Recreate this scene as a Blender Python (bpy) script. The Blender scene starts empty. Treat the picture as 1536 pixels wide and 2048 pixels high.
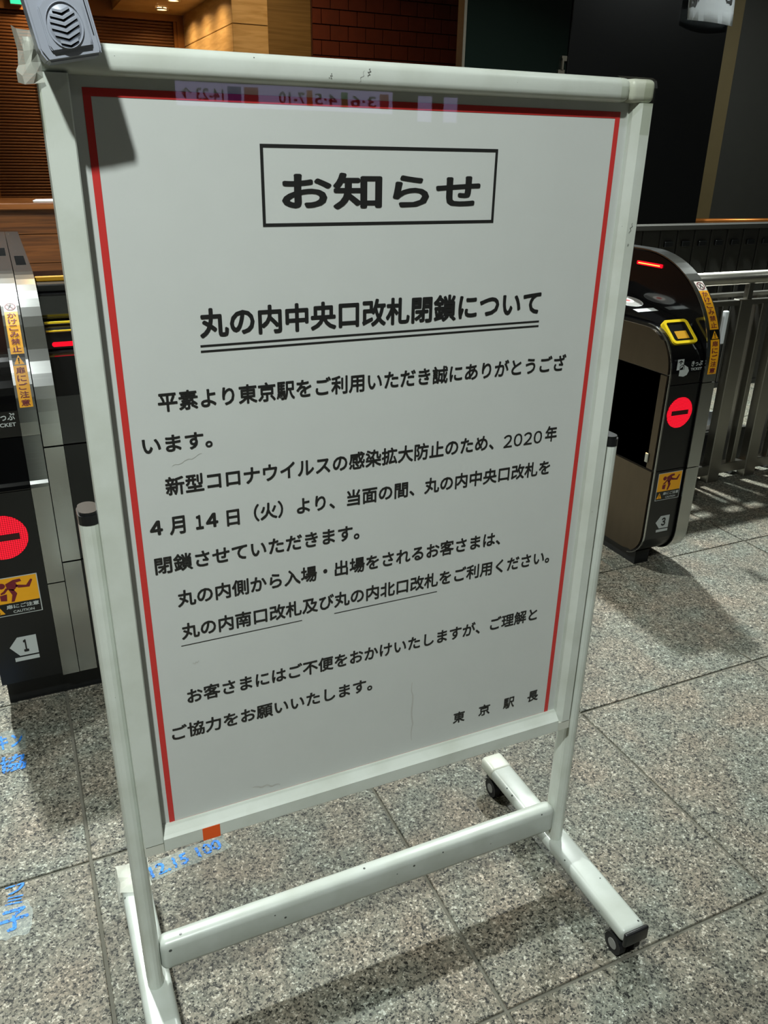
import bpy, bmesh, math, random
from mathutils import Vector, Matrix
random.seed(7)
S = bpy.context.scene
COL = S.collection

# ------------------------------------------------------------------ camera
cam_d = bpy.data.cameras.new('camera')
cam_d.sensor_fit = 'VERTICAL'
cam_d.sensor_height = 36.0
cam_d.lens = 36.0 * 1612.28 / 2048.0
cam_d.clip_start = 0.02
cam = bpy.data.objects.new('camera', cam_d)
COL.objects.link(cam)
# measured rotation: columns of R give board axes (right, down, into) in image axes (right, down, forward)
R = ((0.9117, -0.0172, -0.4106), (-0.1523, 0.9139, -0.3763), (0.3817, 0.4056, 0.8305))
def wv(row): return Vector((row[0], row[2], -row[1]))
ax_r, ax_d, ax_f = wv(R[0]), wv(R[1]), wv(R[2])
ax_f.normalize(); ax_r = (ax_r - ax_f * ax_r.dot(ax_f)).normalized(); ax_u = ax_r.cross(ax_f).normalized()
cam.matrix_world = Matrix(((ax_r.x, ax_u.x, -ax_f.x, -0.09575), (ax_r.y, ax_u.y, -ax_f.y, -0.94519),
                           (ax_r.z, ax_u.z, -ax_f.z, 1.31627), (0, 0, 0, 1)))
S.camera = cam

# ------------------------------------------------------------------ world, exposure
w = bpy.data.worlds.new('station_air'); S.world = w; w.use_nodes = True
w.node_tree.nodes['Background'].inputs[0].default_value = (0.80, 0.95, 0.88, 1)
w.node_tree.nodes['Background'].inputs[1].default_value = 0.024
S.view_settings.view_transform = 'Standard'
S.view_settings.look = 'None'
S.view_settings.gamma = 1.0
S.view_settings.use_curve_mapping = False
S.view_settings.exposure = 0.0
S.cycles.max_bounces = 6; S.cycles.diffuse_bounces = 3; S.cycles.glossy_bounces = 3; S.cycles.transparent_max_bounces = 12
S.cycles.caustics_reflective = False; S.cycles.caustics_refractive = False
# ceiling lamps: (x, y, z, watts, colour, disc diameter) ; built as fixtures further down
COOL = (0.935, 1.0, 0.975)
WARM = (1.0, 0.62, 0.26)
LAMPS = [
    (-0.62, -1.36, 3.2, 84, COOL, 0.13, 'round white ceiling downlight in front of the notice stand, above its left side'),
    (2.35, -1.36, 3.2, 9, COOL, 0.13, 'round white ceiling downlight in front of the notice stand, off its right side'),
    (-0.45, 2.45, 3.2, 134, COOL, 0.13, 'round white ceiling downlight over the left ticket gate passage'),
    (5.2, 2.70, 3.2, 44, COOL, 0.13, 'added round white downlight brightening the paper notice, over the far right barrier'),  # added lamp, there to light the paper notice on the partition
    (2.45, 2.50, 3.2, 134, COOL, 0.13, 'round white ceiling downlight over the right ticket gate passage'),
]
WARM_LAMPS = [
    (1.72, 7.35, 2.6, 5, WARM, 0.09, 'small warm downlight in the alcove soffit nearest the pale stone pillar'),
    (1.72, 7.95, 2.6, 5, WARM, 0.09, 'small warm downlight in the middle of the alcove soffit'),
    (1.72, 8.55, 2.6, 5, WARM, 0.09, 'small warm downlight in the alcove soffit nearest the shutter'),
    (0.55, 8.75, 2.75, 7, WARM, 0.09, 'small warm downlight in the soffit above the brown shutter'),
    (2.25, 6.05, 3.2, 15, WARM, 0.09, 'added small warm downlight brightening the front of the pale stone pillar'),  # added lamp, there to warm and brighten the pillar front
    (0.2, 3.9, 3.2, 10, WARM, 0.09, 'small warm downlight above the wooden counter'),
]

# ------------------------------------------------------------------ helpers
def lin(c):
    out = []
    for v in c:
        v = v / 255.0
        out.append(v / 12.92 if v <= 0.04045 else ((v + 0.055) / 1.055) ** 2.4)
    return (*out, 1.0)

def mat(name, rgb, rough=0.5, metal=0.0, spec=0.5, noise=None, bump=None, emit=None, strength=0.0, coat=0.0):
    m = bpy.data.materials.new(name); m.use_nodes = True
    nt = m.node_tree; p = nt.nodes['Principled BSDF']
    c = lin(rgb)
    p.inputs['Base Color'].default_value = c
    p.inputs['Roughness'].default_value = rough
    p.inputs['Metallic'].default_value = metal
    p.inputs['Specular IOR Level'].default_value = spec
    p.inputs['Coat Weight'].default_value = coat
    p.inputs['Coat Roughness'].default_value = 0.08
    if emit:
        p.inputs['Emission Color'].default_value = lin(emit)
        p.inputs['Emission Strength'].default_value = strength
    g = nt.nodes.new('ShaderNodeNewGeometry')
    if noise:      # (scale xyz, amount)
        mp = nt.nodes.new('ShaderNodeMapping'); mp.inputs['Scale'].default_value = noise[0]
        nz = nt.nodes.new('ShaderNodeTexNoise'); nz.inputs['Scale'].default_value = 1.0; nz.inputs['Detail'].default_value = 4
        hs = nt.nodes.new('ShaderNodeMix'); hs.data_type = 'RGBA'; hs.blend_type = 'MIX'
        a = noise[1]
        hs.inputs['A'].default_value = tuple(x * (1 - a) for x in c[:3]) + (1,)
        hs.inputs['B'].default_value = tuple(min(1, x * (1 + a)) for x in c[:3]) + (1,)
        nt.links.new(g.outputs['Position'], mp.inputs['Vector']); nt.links.new(mp.outputs[0], nz.inputs['Vector'])
        nt.links.new(nz.outputs['Fac'], hs.inputs['Factor']); nt.links.new(hs.outputs['Result'], p.inputs['Base Color'])
    if bump:       # (scale xyz, strength, distance)
        mp = nt.nodes.new('ShaderNodeMapping'); mp.inputs['Scale'].default_value = bump[0]
        nz = nt.nodes.new('ShaderNodeTexNoise'); nz.inputs['Scale'].default_value = 1.0; nz.inputs['Detail'].default_value = 3
        bp = nt.nodes.new('ShaderNodeBump'); bp.inputs['Strength'].default_value = bump[1]; bp.inputs['Distance'].default_value = bump[2]
        nt.links.new(g.outputs['Position'], mp.inputs['Vector']); nt.links.new(mp.outputs[0], nz.inputs['Vector'])
        nt.links.new(nz.outputs['Fac'], bp.inputs['Height']); nt.links.new(bp.outputs[0], p.inputs['Normal'])
    return m

def emit_mat(name, rgb, strength):
    m = bpy.data.materials.new(name); m.use_nodes = True
    nt = m.node_tree; nt.nodes.remove(nt.nodes['Principled BSDF'])
    e = nt.nodes.new('ShaderNodeEmission'); e.inputs[0].default_value = lin(rgb); e.inputs[1].default_value = strength
    nt.links.new(e.outputs[0], nt.nodes['Material Output'].inputs[0])
    return m

def link(o, parent=None):
    COL.objects.link(o)
    if parent is not None:
        o.parent = parent
        o.matrix_parent_inverse = parent.matrix_world.inverted() if parent.type == 'EMPTY' else Matrix.Translation(-parent.location) if False else parent.matrix_basis.inverted()
    return o

def tag(o, label, cat, group=None, kind=None):
    if label: o['label'] = label
    if cat: o['category'] = cat
    if group: o['group'] = group
    if kind: o['kind'] = kind
    return o

def thing(name, loc, label, cat, group=None):
    o = bpy.data.objects.new(name, None); o.location = loc; o.empty_display_size = 0.05
    COL.objects.link(o); o.matrix_basis = Matrix.Translation(loc)
    return tag(o, label, cat, group)

def child(o, parent):
    """parent keeping world placement: every mesh here is authored in world coordinates"""
    o.parent = parent
    M = Matrix.Identity(4); q = parent
    chain = []
    while q is not None:
        chain.append(q); q = q.parent
    for q in reversed(chain):
        M = M @ q.matrix_parent_inverse @ q.matrix_basis
    o.matrix_parent_inverse = M.inverted()

def obj(name, me, m=None, parent=None, smooth=False):
    if isinstance(me, bmesh.types.BMesh):
        b = me; me = bpy.data.meshes.new(name); b.to_mesh(me); b.free()
    if m is not None and not me.materials: me.materials.append(m)
    if smooth:
        for p in me.polygons: p.use_smooth = True
    o = bpy.data.objects.new(name, me); COL.objects.link(o)
    if parent is not None: child(o, parent)
    return o

def box(x0, x1, y0, y1, z0, z1, r=0.0, seg=2):
    b = bmesh.new()
    bmesh.ops.create_cube(b, size=1.0)
    for v in b.verts:
        v.co = Vector((x0 if v.co.x < 0 else x1, y0 if v.co.y < 0 else y1, z0 if v.co.z < 0 else z1))
    if r > 0:
        bmesh.ops.bevel(b, geom=b.edges[:], offset=r, segments=seg, affect='EDGES', profile=0.5)
    return b

def joinb(*bs):
    out = bmesh.new()
    for b in bs:
        me = bpy.data.meshes.new('t'); b.to_mesh(me); b.free(); out.from_mesh(me); bpy.data.meshes.remove(me)
    return out

def prism(poly, a0, a1, axis='x', bev=0.0):
    """extrude 2-D polygon. axis x: poly=(y,z); axis y: poly=(x,z); axis z: poly=(x,y)"""
    b = bmesh.new()
    def P(p, a):
        return {'x': (a, p[0], p[1]), 'y': (p[0], a, p[1]), 'z': (p[0], p[1], a)}[axis]
    A = [b.verts.new(P(p, a0)) for p in poly]; B = [b.verts.new(P(p, a1)) for p in poly]
    n = len(poly)
    b.faces.new(A); b.faces.new(B[::-1])
    for i in range(n):
        b.faces.new((A[i], B[i], B[(i + 1) % n], A[(i + 1) % n]))
    bmesh.ops.recalc_face_normals(b, faces=b.faces[:])
    if bev > 0:
        es = [e for e in b.edges if abs((e.verts[0].co - e.verts[1].co).normalized()['xyz'.index(axis)]) < 0.5]
        bmesh.ops.bevel(b, geom=es, offset=bev, segments=2, affect='EDGES')
    return b

def clipz(poly, z0, z1):
    def cut(pl, f, zc):
        out = []
        for i in range(len(pl)):
            p, q = pl[i], pl[(i + 1) % len(pl)]
            ip, iq = f(p[1]), f(q[1])
            if ip: out.append(p)
            if ip != iq:
                t = (zc - p[1]) / (q[1] - p[1]); out.append((p[0] + t * (q[0] - p[0]), zc))
        return out
    return cut(cut(poly, lambda z: z >= z0, z0), lambda z: z <= z1, z1)

def stadium(cx, cy, w, d, n=8):
    """rounded slot outline, w along x, d along y (d>w)"""
    r = w / 2; h = d / 2 - r; pts = []
    for i in range(n + 1):
        a = math.pi * i / n; pts.append((cx + r * math.cos(a), cy + h + r * math.sin(a)))
    for i in range(n + 1):
        a = math.pi + math.pi * i / n; pts.append((cx + r * math.cos(a), cy - h + r * math.sin(a)))
    return pts

def disc(c, r, axis, th, n=28):
    """cylinder with centre c, along axis 'x','y','z', thickness th"""
    pts = [(r * math.cos(2 * math.pi * i / n), r * math.sin(2 * math.pi * i / n)) for i in range(n)]
    i = 'xyz'.index(axis); o = [k for k in range(3) if k != i]
    poly = [(c[o[0]] + p[0], c[o[1]] + p[1]) for p in pts]
    return prism(poly, c[i] - th / 2, c[i] + th / 2, axis)

def tube(p, q, r, n=14):
    p, q = Vector(p), Vector(q); d = q - p
    b = bmesh.new()
    bmesh.ops.create_cone(b, cap_ends=True, segments=n, radius1=r, radius2=r, depth=d.length)
    M = Matrix.Translation((p + q) / 2) @ d.to_track_quat('Z', 'Y').to_matrix().to_4x4()
    bmesh.ops.transform(b, matrix=M, verts=b.verts[:])
    for f in b.faces:
        if len(f.verts) == 4: f.smooth = True
    return b

def flat(polys, fn, th=0.0006):
    """polygons in local 2-D, mapped by fn(u, v, h) to 3-D, given a little thickness"""
    b = bmesh.new()
    for pl in polys:
        A = [b.verts.new(fn(u, v, th)) for u, v in pl]
        try: b.faces.new(A)
        except ValueError: pass
    return b

def text_mesh(body, bold=0.0, space=1.0, res=3):
    cu = bpy.data.curves.new('t', 'FONT'); cu.body = body; cu.size = 1.0
    cu.space_character = space; cu.resolution_u = res; cu.fill_mode = 'FRONT'
    o = bpy.data.objects.new('t', cu); COL.objects.link(o)
    dg = bpy.context.evaluated_depsgraph_get(); dg.update()
    me = bpy.data.meshes.new_from_object(o.evaluated_get(dg))
    bpy.data.objects.remove(o); bpy.data.curves.remove(cu)
    me.materials.clear()
    if bold > 0:      # heavier strokes: the letters laid over themselves, each a hair aside
        V = [v.co.copy() for v in me.vertices]; F = [tuple(p.vertices) for p in me.polygons]; n = len(V)
        vs, fs = [], []
        for k in range(8):
            d = Vector((bold * math.cos(k * math.pi / 4), bold * math.sin(k * math.pi / 4), 0.00002 * k))
            vs += [v + d for v in V]; fs += [tuple(i + n * k for i in f) for f in F]
        bpy.data.meshes.remove(me); me = bpy.data.meshes.new('t'); me.from_pydata(vs, [], fs)
    return me

def text_on(body, rect, fn, m, name, parent, bold=0.015, h=0.0008, keep=False, space=1.0):
    """letters stretched into rect (u0,u1,v0,v1) of a surface given by fn(u,v,h)"""
    me = text_mesh(body, bold, space)
    xs = [v.co.x for v in me.vertices]; ys = [v.co.y for v in me.vertices]
    x0, x1, y0, y1 = min(xs), max(xs), min(ys), max(ys)
    u0, u1, v0, v1 = rect
    for v in me.vertices:
        u = u0 + (v.co.x - x0) / (x1 - x0) * (u1 - u0)
        t = v0 + (v.co.y - y0) / (y1 - y0) * (v1 - v0)
        v.co = Vector(fn(u, t, h + v.co.z))
    me.name = name
    return obj(name, me, m, parent)

def circ(cx, cy, r, n=24, a0=0, a1=2 * math.pi):
    return [(cx + r * math.cos(a0 + (a1 - a0) * i / n), cy + r * math.sin(a0 + (a1 - a0) * i / n)) for i in range(n if a1 - a0 > 6.28 else n + 1)]

def rect_poly(x0, x1, y0, y1): return [(x0, y0), (x1, y0), (x1, y1), (x0, y1)]

def ring_polys(outer, inner):
    n = len(outer)
    return [[outer[i], outer[(i + 1) % n], inner[(i + 1) % n], inner[i]] for i in range(n)]

# ------------------------------------------------------------------ materials
def granite():
    m = bpy.data.materials.new('granite'); m.use_nodes = True
    nt = m.node_tree; p = nt.nodes['Principled BSDF']; L = nt.links.new
    g = nt.nodes.new('ShaderNodeNewGeometry')
    oi = nt.nodes.new('ShaderNodeObjectInfo')
    mul = nt.nodes.new('ShaderNodeMath'); mul.operation = 'MULTIPLY'; mul.inputs[1].default_value = 37.0
    L(oi.outputs['Random'], mul.inputs[0])
    add = nt.nodes.new('ShaderNodeVectorMath'); add.operation = 'ADD'
    L(g.outputs['Position'], add.inputs[0]); L(mul.outputs[0], add.inputs[1])
    # warped coordinates
    nz = nt.nodes.new('ShaderNodeTexNoise'); nz.inputs['Scale'].default_value = 260; nz.inputs['Detail'].default_value = 2
    L(add.outputs[0], nz.inputs['Vector'])
    sc = nt.nodes.new('ShaderNodeVectorMath'); sc.operation = 'SCALE'; sc.inputs['Scale'].default_value = 0.008
    L(nz.outputs['Color'], sc.inputs[0])
    ad2 = nt.nodes.new('ShaderNodeVectorMath'); ad2.operation = 'ADD'
    L(add.outputs[0], ad2.inputs[0]); L(sc.outputs[0], ad2.inputs[1])
    vo = nt.nodes.new('ShaderNodeTexVoronoi'); vo.inputs['Scale'].default_value = 300
    L(ad2.outputs[0], vo.inputs['Vector'])
    sep = nt.nodes.new('ShaderNodeSeparateColor'); L(vo.outputs['Color'], sep.inputs[0])
    cr = nt.nodes.new('ShaderNodeValToRGB'); cr.color_ramp.interpolation = 'CONSTANT'
    e = cr.color_ramp.elements
    stops = [(0.0, (20, 20, 17)), (0.075, (54, 54, 49)), (0.19, (88, 87, 80)), (0.38, (110, 108, 99)),
             (0.60, (123, 119, 109)), (0.82, (138, 134, 124)), (0.95, (178, 175, 166))]
    e[0].position = 0; e[0].color = lin(stops[0][1]); e[1].position = stops[1][0]; e[1].color = lin(stops[1][1])
    for s, c in stops[2:]:
        k = e.new(s); k.color = lin(c)
    # clumping of the dark grains
    n2 = nt.nodes.new('ShaderNodeTexNoise'); n2.inputs['Scale'].default_value = 85; n2.inputs['Detail'].default_value = 3
    L(add.outputs[0], n2.inputs['Vector'])
    mr = nt.nodes.new('ShaderNodeMapRange'); mr.inputs['From Min'].default_value = 0.3; mr.inputs['From Max'].default_value = 0.7
    mr.inputs['To Min'].default_value = -0.20; mr.inputs['To Max'].default_value = 0.19
    L(n2.outputs['Fac'], mr.inputs['Value'])
    sm = nt.nodes.new('ShaderNodeMath'); sm.operation = 'ADD'; sm.use_clamp = True
    L(sep.outputs[0], sm.inputs[0]); L(mr.outputs[0], sm.inputs[1]); L(sm.outputs[0], cr.inputs['Fac'])
    # rosy and bluish drift between and within slabs
    n3 = nt.nodes.new('ShaderNodeTexNoise'); n3.inputs['Scale'].default_value = 9; n3.inputs['Detail'].default_value = 4
    L(add.outputs[0], n3.inputs['Vector'])
    c3 = nt.nodes.new('ShaderNodeValToRGB'); c3.color_ramp.elements[0].position = 0.35; c3.color_ramp.elements[1].position = 0.68
    c3.color_ramp.elements[0].color = (0.82, 0.90, 0.86, 1); c3.color_ramp.elements[1].color = (1.0, 0.90, 0.80, 1)
    L(n3.outputs['Fac'], c3.inputs['Fac'])
    mx = nt.nodes.new('ShaderNodeMix'); mx.data_type = 'RGBA'; mx.blend_type = 'MULTIPLY'; mx.inputs['Factor'].default_value = 1.0
    L(cr.outputs[0], mx.inputs['A']); L(c3.outputs[0], mx.inputs['B'])
    L(mx.outputs['Result'], p.inputs['Base Color'])
    p.inputs['Roughness'].default_value = 0.62
    p.inputs['Specular IOR Level'].default_value = 0.35
    return m

def painted(name, rgb, chips=0.0, rough=0.32):
    """white paint with small dark chips and faint scuffs"""
    m = mat(name, rgb, rough, 0.0, 0.5)
    nt = m.node_tree; p = nt.nodes['Principled BSDF']; L = nt.links.new
    g = nt.nodes.new('ShaderNodeNewGeometry')
    v = nt.nodes.new('ShaderNodeTexVoronoi'); v.inputs['Scale'].default_value = 46; L(g.outputs['Position'], v.inputs['Vector'])
    s = nt.nodes.new('ShaderNodeSeparateColor'); L(v.outputs['Color'], s.inputs[0])
    thr = nt.nodes.new('ShaderNodeMath'); thr.operation = 'MULTIPLY'; thr.inputs[1].default_value = chips
    L(s.outputs[0], thr.inputs[0])
    lt = nt.nodes.new('ShaderNodeMath'); lt.operation = 'LESS_THAN'; L(v.outputs['Distance'], lt.inputs[0]); L(thr.outputs[0], lt.inputs[1])
    n = nt.nodes.new('ShaderNodeTexNoise'); n.inputs['Scale'].default_value = 14; n.inputs['Detail'].default_value = 5; L(g.outputs['Position'], n.inputs['Vector'])
    cr = nt.nodes.new('ShaderNodeValToRGB'); c = lin(rgb)
    cr.color_ramp.elements[0].position = 0.3; cr.color_ramp.elements[0].color = (c[0] * .86, c[1] * .86, c[2] * .83, 1)
    cr.color_ramp.elements[1].position = 0.6; cr.color_ramp.elements[1].color = c
    L(n.outputs['Fac'], cr.inputs[0])
    mx = nt.nodes.new('ShaderNodeMix'); mx.data_type = 'RGBA'; L(lt.outputs[0], mx.inputs['Factor'])
    L(cr.outputs[0], mx.inputs['A']); mx.inputs['B'].default_value = lin((62, 66, 62)); L(mx.outputs['Result'], p.inputs['Base Color'])
    return m

def wood(name, dark, light, sx, sz, rough=0.45):
    m = mat(name, light, rough); nt = m.node_tree; p = nt.nodes['Principled BSDF']; L = nt.links.new
    g = nt.nodes.new('ShaderNodeNewGeometry')
    oi = nt.nodes.new('ShaderNodeObjectInfo')
    mu = nt.nodes.new('ShaderNodeMath'); mu.operation = 'MULTIPLY'; mu.inputs[1].default_value = 9.0; L(oi.outputs['Random'], mu.inputs[0])
    ad = nt.nodes.new('ShaderNodeVectorMath'); ad.operation = 'ADD'; L(g.outputs['Position'], ad.inputs[0]); L(mu.outputs[0], ad.inputs[1])
    mp = nt.nodes.new('ShaderNodeMapping'); mp.inputs['Scale'].default_value = (sx, sx, sz); L(ad.outputs[0], mp.inputs[0])
    n = nt.nodes.new('ShaderNodeTexNoise'); n.inputs['Scale'].default_value = 1; n.inputs['Detail'].default_value = 6; n.inputs['Distortion'].default_value = 0.6
    L(mp.outputs[0], n.inputs[0])
    cr = nt.nodes.new('ShaderNodeValToRGB'); cr.color_ramp.elements[0].position = .35; cr.color_ramp.elements[1].position = .65
    cr.color_ramp.elements[0].color = lin(dark); cr.color_ramp.elements[1].color = lin(light)
    L(n.outputs['Fac'], cr.inputs[0]); L(cr.outputs[0], p.inputs['Base Color'])
    return m

def clear_sheet(name, tint, rough, ior=1.49, wave=0.0):
    """thin clear plastic: see-through, with a Fresnel gloss"""
    m = bpy.data.materials.new(name); m.use_nodes = True
    nt = m.node_tree; nt.nodes.remove(nt.nodes['Principled BSDF']); L = nt.links.new
    t = nt.nodes.new('ShaderNodeBsdfTransparent'); t.inputs[0].default_value = tint
    gl = nt.nodes.new('ShaderNodeBsdfGlossy'); gl.inputs['Roughness'].default_value = rough
    fr = nt.nodes.new('ShaderNodeLayerWeight'); fr.inputs['Blend'].default_value = 0.5
    pw = nt.nodes.new('ShaderNodeMath'); pw.operation = 'POWER'; pw.inputs[1].default_value = 5.0; L(fr.outputs['Facing'], pw.inputs[0])
    f0 = ((ior - 1) / (ior + 1)) ** 2
    sc = nt.nodes.new('ShaderNodeMath'); sc.operation = 'MULTIPLY_ADD'; sc.inputs[1].default_value = 1 - f0; sc.inputs[2].default_value = f0
    L(pw.outputs[0], sc.inputs[0])
    mx = nt.nodes.new('ShaderNodeMixShader')
    L(sc.outputs[0], mx.inputs[0]); L(t.outputs[0], mx.inputs[1]); L(gl.outputs[0], mx.inputs[2])
    L(mx.outputs[0], nt.nodes['Material Output'].inputs[0])
    if wave:
        g = nt.nodes.new('ShaderNodeNewGeometry')
        n = nt.nodes.new('ShaderNodeTexNoise'); n.inputs['Scale'].default_value = 5; n.inputs['Detail'].default_value = 1
        L(g.outputs['Position'], n.inputs['Vector'])
        b = nt.nodes.new('ShaderNodeBump'); b.inputs['Strength'].default_value = 1.0; b.inputs['Distance'].default_value = wave
        L(n.outputs['Fac'], b.inputs['Height']); L(b.outputs[0], gl.inputs['Normal']); L(b.outputs[0], fr.inputs['Normal'])
    return m

def led_dots(name, rgb, strength, pitch):
    """LED matrix: glowing dots on a black board"""
    m = bpy.data.materials.new(name); m.use_nodes = True
    nt = m.node_tree; p = nt.nodes['Principled BSDF']; L = nt.links.new
    p.inputs['Base Color'].default_value = lin((14, 6, 6)); p.inputs['Roughness'].default_value = 0.35
    g = nt.nodes.new('ShaderNodeNewGeometry')
    s = nt.nodes.new('ShaderNodeSeparateXYZ'); L(g.outputs['Position'], s.inputs[0])
    d = []
    for k in ('X', 'Z'):
        a = nt.nodes.new('ShaderNodeMath'); a.operation = 'MULTIPLY'; a.inputs[1].default_value = 1.0 / pitch; L(s.outputs[k], a.inputs[0])
        f = nt.nodes.new('ShaderNodeMath'); f.operation = 'FRACT'; L(a.outputs[0], f.inputs[0])
        h = nt.nodes.new('ShaderNodeMath'); h.operation = 'SUBTRACT'; h.inputs[1].default_value = 0.5; L(f.outputs[0], h.inputs[0])
        q = nt.nodes.new('ShaderNodeMath'); q.operation = 'POWER'; q.inputs[1].default_value = 2; L(h.outputs[0], q.inputs[0]); d.append(q)
    ad = nt.nodes.new('ShaderNodeMath'); L(d[0].outputs[0], ad.inputs[0]); L(d[1].outputs[0], ad.inputs[1])
    mr = nt.nodes.new('ShaderNodeMapRange'); mr.inputs['From Min'].default_value = 0.02; mr.inputs['From Max'].default_value = 0.22
    mr.inputs['To Min'].default_value = strength; mr.inputs['To Max'].default_value = strength * 0.22; L(ad.outputs[0], mr.inputs['Value'])
    p.inputs['Emission Color'].default_value = lin(rgb); L(mr.outputs[0], p.inputs['Emission Strength'])
    return m

M = dict(
    granite=granite(),
    grout=mat('grout', (92, 90, 80), 0.9, noise=((40, 40, 40), .15)),
    white=painted('white_paint', (206, 212, 203), 0.035),
    chipped=painted('chipped_white_paint', (182, 188, 181), 0.13),
    cream=mat('cream_plastic', (203, 205, 193), 0.4),
    paper=mat('paper', (208, 211, 207), 0.75, noise=((18, 18, 18), .03)),
    ink=mat('ink', (22, 22, 20), 0.6),
    red_ink=mat('red_ink', (206, 48, 44), 0.6),
    acrylic=clear_sheet('clear_acrylic', (0.985, 0.99, 0.985, 1), 0.015, 1.45, wave=0.00012),
    tape=clear_sheet('clear_tape', (0.93, 0.94, 0.90, 1), 0.14, 1.6),
    stain=mat('paper_stain', (193, 193, 187), 0.8),
    scuff=mat('grey_scuff', (92, 94, 88), 0.8),
    crumple=mat('crumpled_tape', (206, 208, 196), 0.22),
    orange=mat('orange_tape', (228, 88, 24), 0.5),
    blue_ink=mat('blue_marker', (30, 122, 214), 0.6, noise=((150, 150, 150), .5)),
    film=mat('floor_tape_residue', (176, 184, 176), 0.35),
    black_plastic=mat('black_plastic', (20, 21, 22), 0.35),
    rubber=mat('rubber', (16, 16, 17), 0.6),
    hub=mat('grey_hub', (128, 128, 124), 0.45),
    grey_plastic=mat('grey_plastic', (158, 163, 174), 0.38, bump=((900, 900, 900), .08, .0004)),
    slot_dark=mat('slot_dark', (16, 16, 16), 1.0, spec=0.0),
    steel=mat('brushed_steel', (178, 180, 178), 0.195, 1.0, noise=((6, 6, 260), .06), bump=((5, 5, 420), .05, .0004)),
    steel_dull=mat('dull_steel', (150, 143, 128), 0.38, 1.0, noise=((30, 30, 30), .10)),
    steel_bar=mat('satin_steel_bar', (150, 148, 140), 0.34, 1.0, noise=((20, 20, 3), .08)),
    gloss_black=mat('gloss_black', (11, 11, 12), 0.10, 0, 0.5, coat=0.3),
    satin_black=mat('satin_black', (13, 14, 14), 0.32),
    brown_panel=mat('brown_metal_panel', (86, 76, 62), 0.34, 0.8, noise=((30, 30, 8), .12)),
    yellow=mat('yellow_plastic', (238, 206, 30), 0.4),
    ochre=mat('ochre_plate', (206, 150, 24), 0.5),
    sticker=mat('sticker_yellow', (238, 168, 24), 0.45),
    sticker_white=mat('sticker_white', (222, 216, 206), 0.5),
    maroon=mat('maroon_print', (110, 26, 40), 0.5),
    plate=mat('grey_white_print', (186, 192, 190), 0.5),
    led=led_dots('red_led_matrix', (255, 14, 44), 1.7, 0.0048),
    led_bar=emit_mat('red_led_bar', (255, 16, 36), 1.6),
    led_core=emit_mat('orange_led_core', (255, 150, 60), 4.0),
    led_off=mat('unlit_led', (52, 10, 12), 0.4),
    shutter=mat('brown_shutter', (112, 76, 50), 0.42, 0.25, noise=((3, 3, 60), .12)),
    trim=mat('bronze_trim', (150, 104, 58), 0.4, 0.3),
    oak=wood('oak_boards', (74, 42, 17), (122, 74, 34), 2.2, 46),
    oak_top=wood('oak_worktop', (124, 72, 30), (166, 104, 50), 2.0, 40),
    travertine=wood('travertine', (186, 158, 112), (214, 190, 146), 3.0, 26, 0.5),
    tan_stone=wood('tan_stone', (112, 92, 56), (134, 112, 72), 2.0, 60, 0.6),
    brick=mat('red_brick', (96, 40, 26), 0.75, noise=((14, 14, 14), .30)),
    mortar=mat('mortar', (74, 48, 40), 0.9),
    dark_glass=mat('dark_green_glass', (10, 16, 13), 0.12, 0, 0.5),
    black_wall=mat('black_cladding', (6, 6, 6), 0.28),
    olive=mat('olive_stone', (92, 80, 50), 0.6, noise=((10, 10, 10), .1)),
    slate=mat('slate_panel', (44, 44, 39), 0.6, noise=((10, 10, 10), .1)),
    notice=mat('notice_paper', (240, 246, 248), 0.7),
    copper=mat('copper_rail', (190, 116, 50), 0.35, 0.7),
    ceiling=mat('ceiling_white', (205, 208, 204), 0.8),
    wall=mat('hall_wall', (120, 112, 98), 0.7),
    lamp_trim=mat('lamp_trim', (220, 220, 216), 0.4),
    lens=emit_mat('lamp_lens', (245, 255, 246), 30.0),
    lens_warm=emit_mat('warm_lamp_lens', (255, 206, 140), 30.0),
    exit_green=emit_mat('exit_green', (60, 220, 150), 1.6),
    cold_glow=emit_mat('cold_white_glow', (205, 235, 255), 3.0),
    sign_white=emit_mat('lit_sign_face', (206, 196, 255), 3.4),
    sign_dark=mat('sign_black', (14, 14, 14), 0.5),
)
for k, c in dict(sign_orange=(240, 120, 40), sign_blue=(60, 60, 190), sign_green=(60, 150, 90), sign_red=(200, 60, 80)).items():
    M[k] = emit_mat(k, c, 1.5)

for k in ('led','led_bar','led_core','exit_green','cold_glow','sign_white','sign_orange','sign_blue','sign_green','sign_red','lens','lens_warm'): M[k].cycles.emission_sampling = 'NONE'
# --- the setting
PX, PY, X0, Y0, J = 0.605, 0.605, -0.121, 0.387, 0.0065
floor = obj('floor', box(-6, 12, -21, 11, -0.08, -0.0035), M['grout'])
tag(floor, 'speckled granite slab floor of the station concourse', None, None, 'structure')
bt = box(-(PX - J) / 2, (PX - J) / 2, -(PY - J) / 2, (PY - J) / 2, -0.03, 0.0)
top = [e for e in bt.edges if all(v.co.z > -0.001 for v in e.verts)]
bmesh.ops.bevel(bt, geom=top, offset=0.0014, segments=1, affect='EDGES')
tile_me = bpy.data.meshes.new('floor_tile'); bt.to_mesh(tile_me); bt.free(); tile_me.materials.append(M['granite'])
far = []
for i in range(-4, 12):
    for j in range(-3, 13):
        cx, cy = X0 + (i + .5) * PX, Y0 + (j + .5) * PY
        t = bpy.data.objects.new('floor_tile', tile_me); t.location = (cx, cy, 0); COL.objects.link(t)
        t.parent = floor
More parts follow.
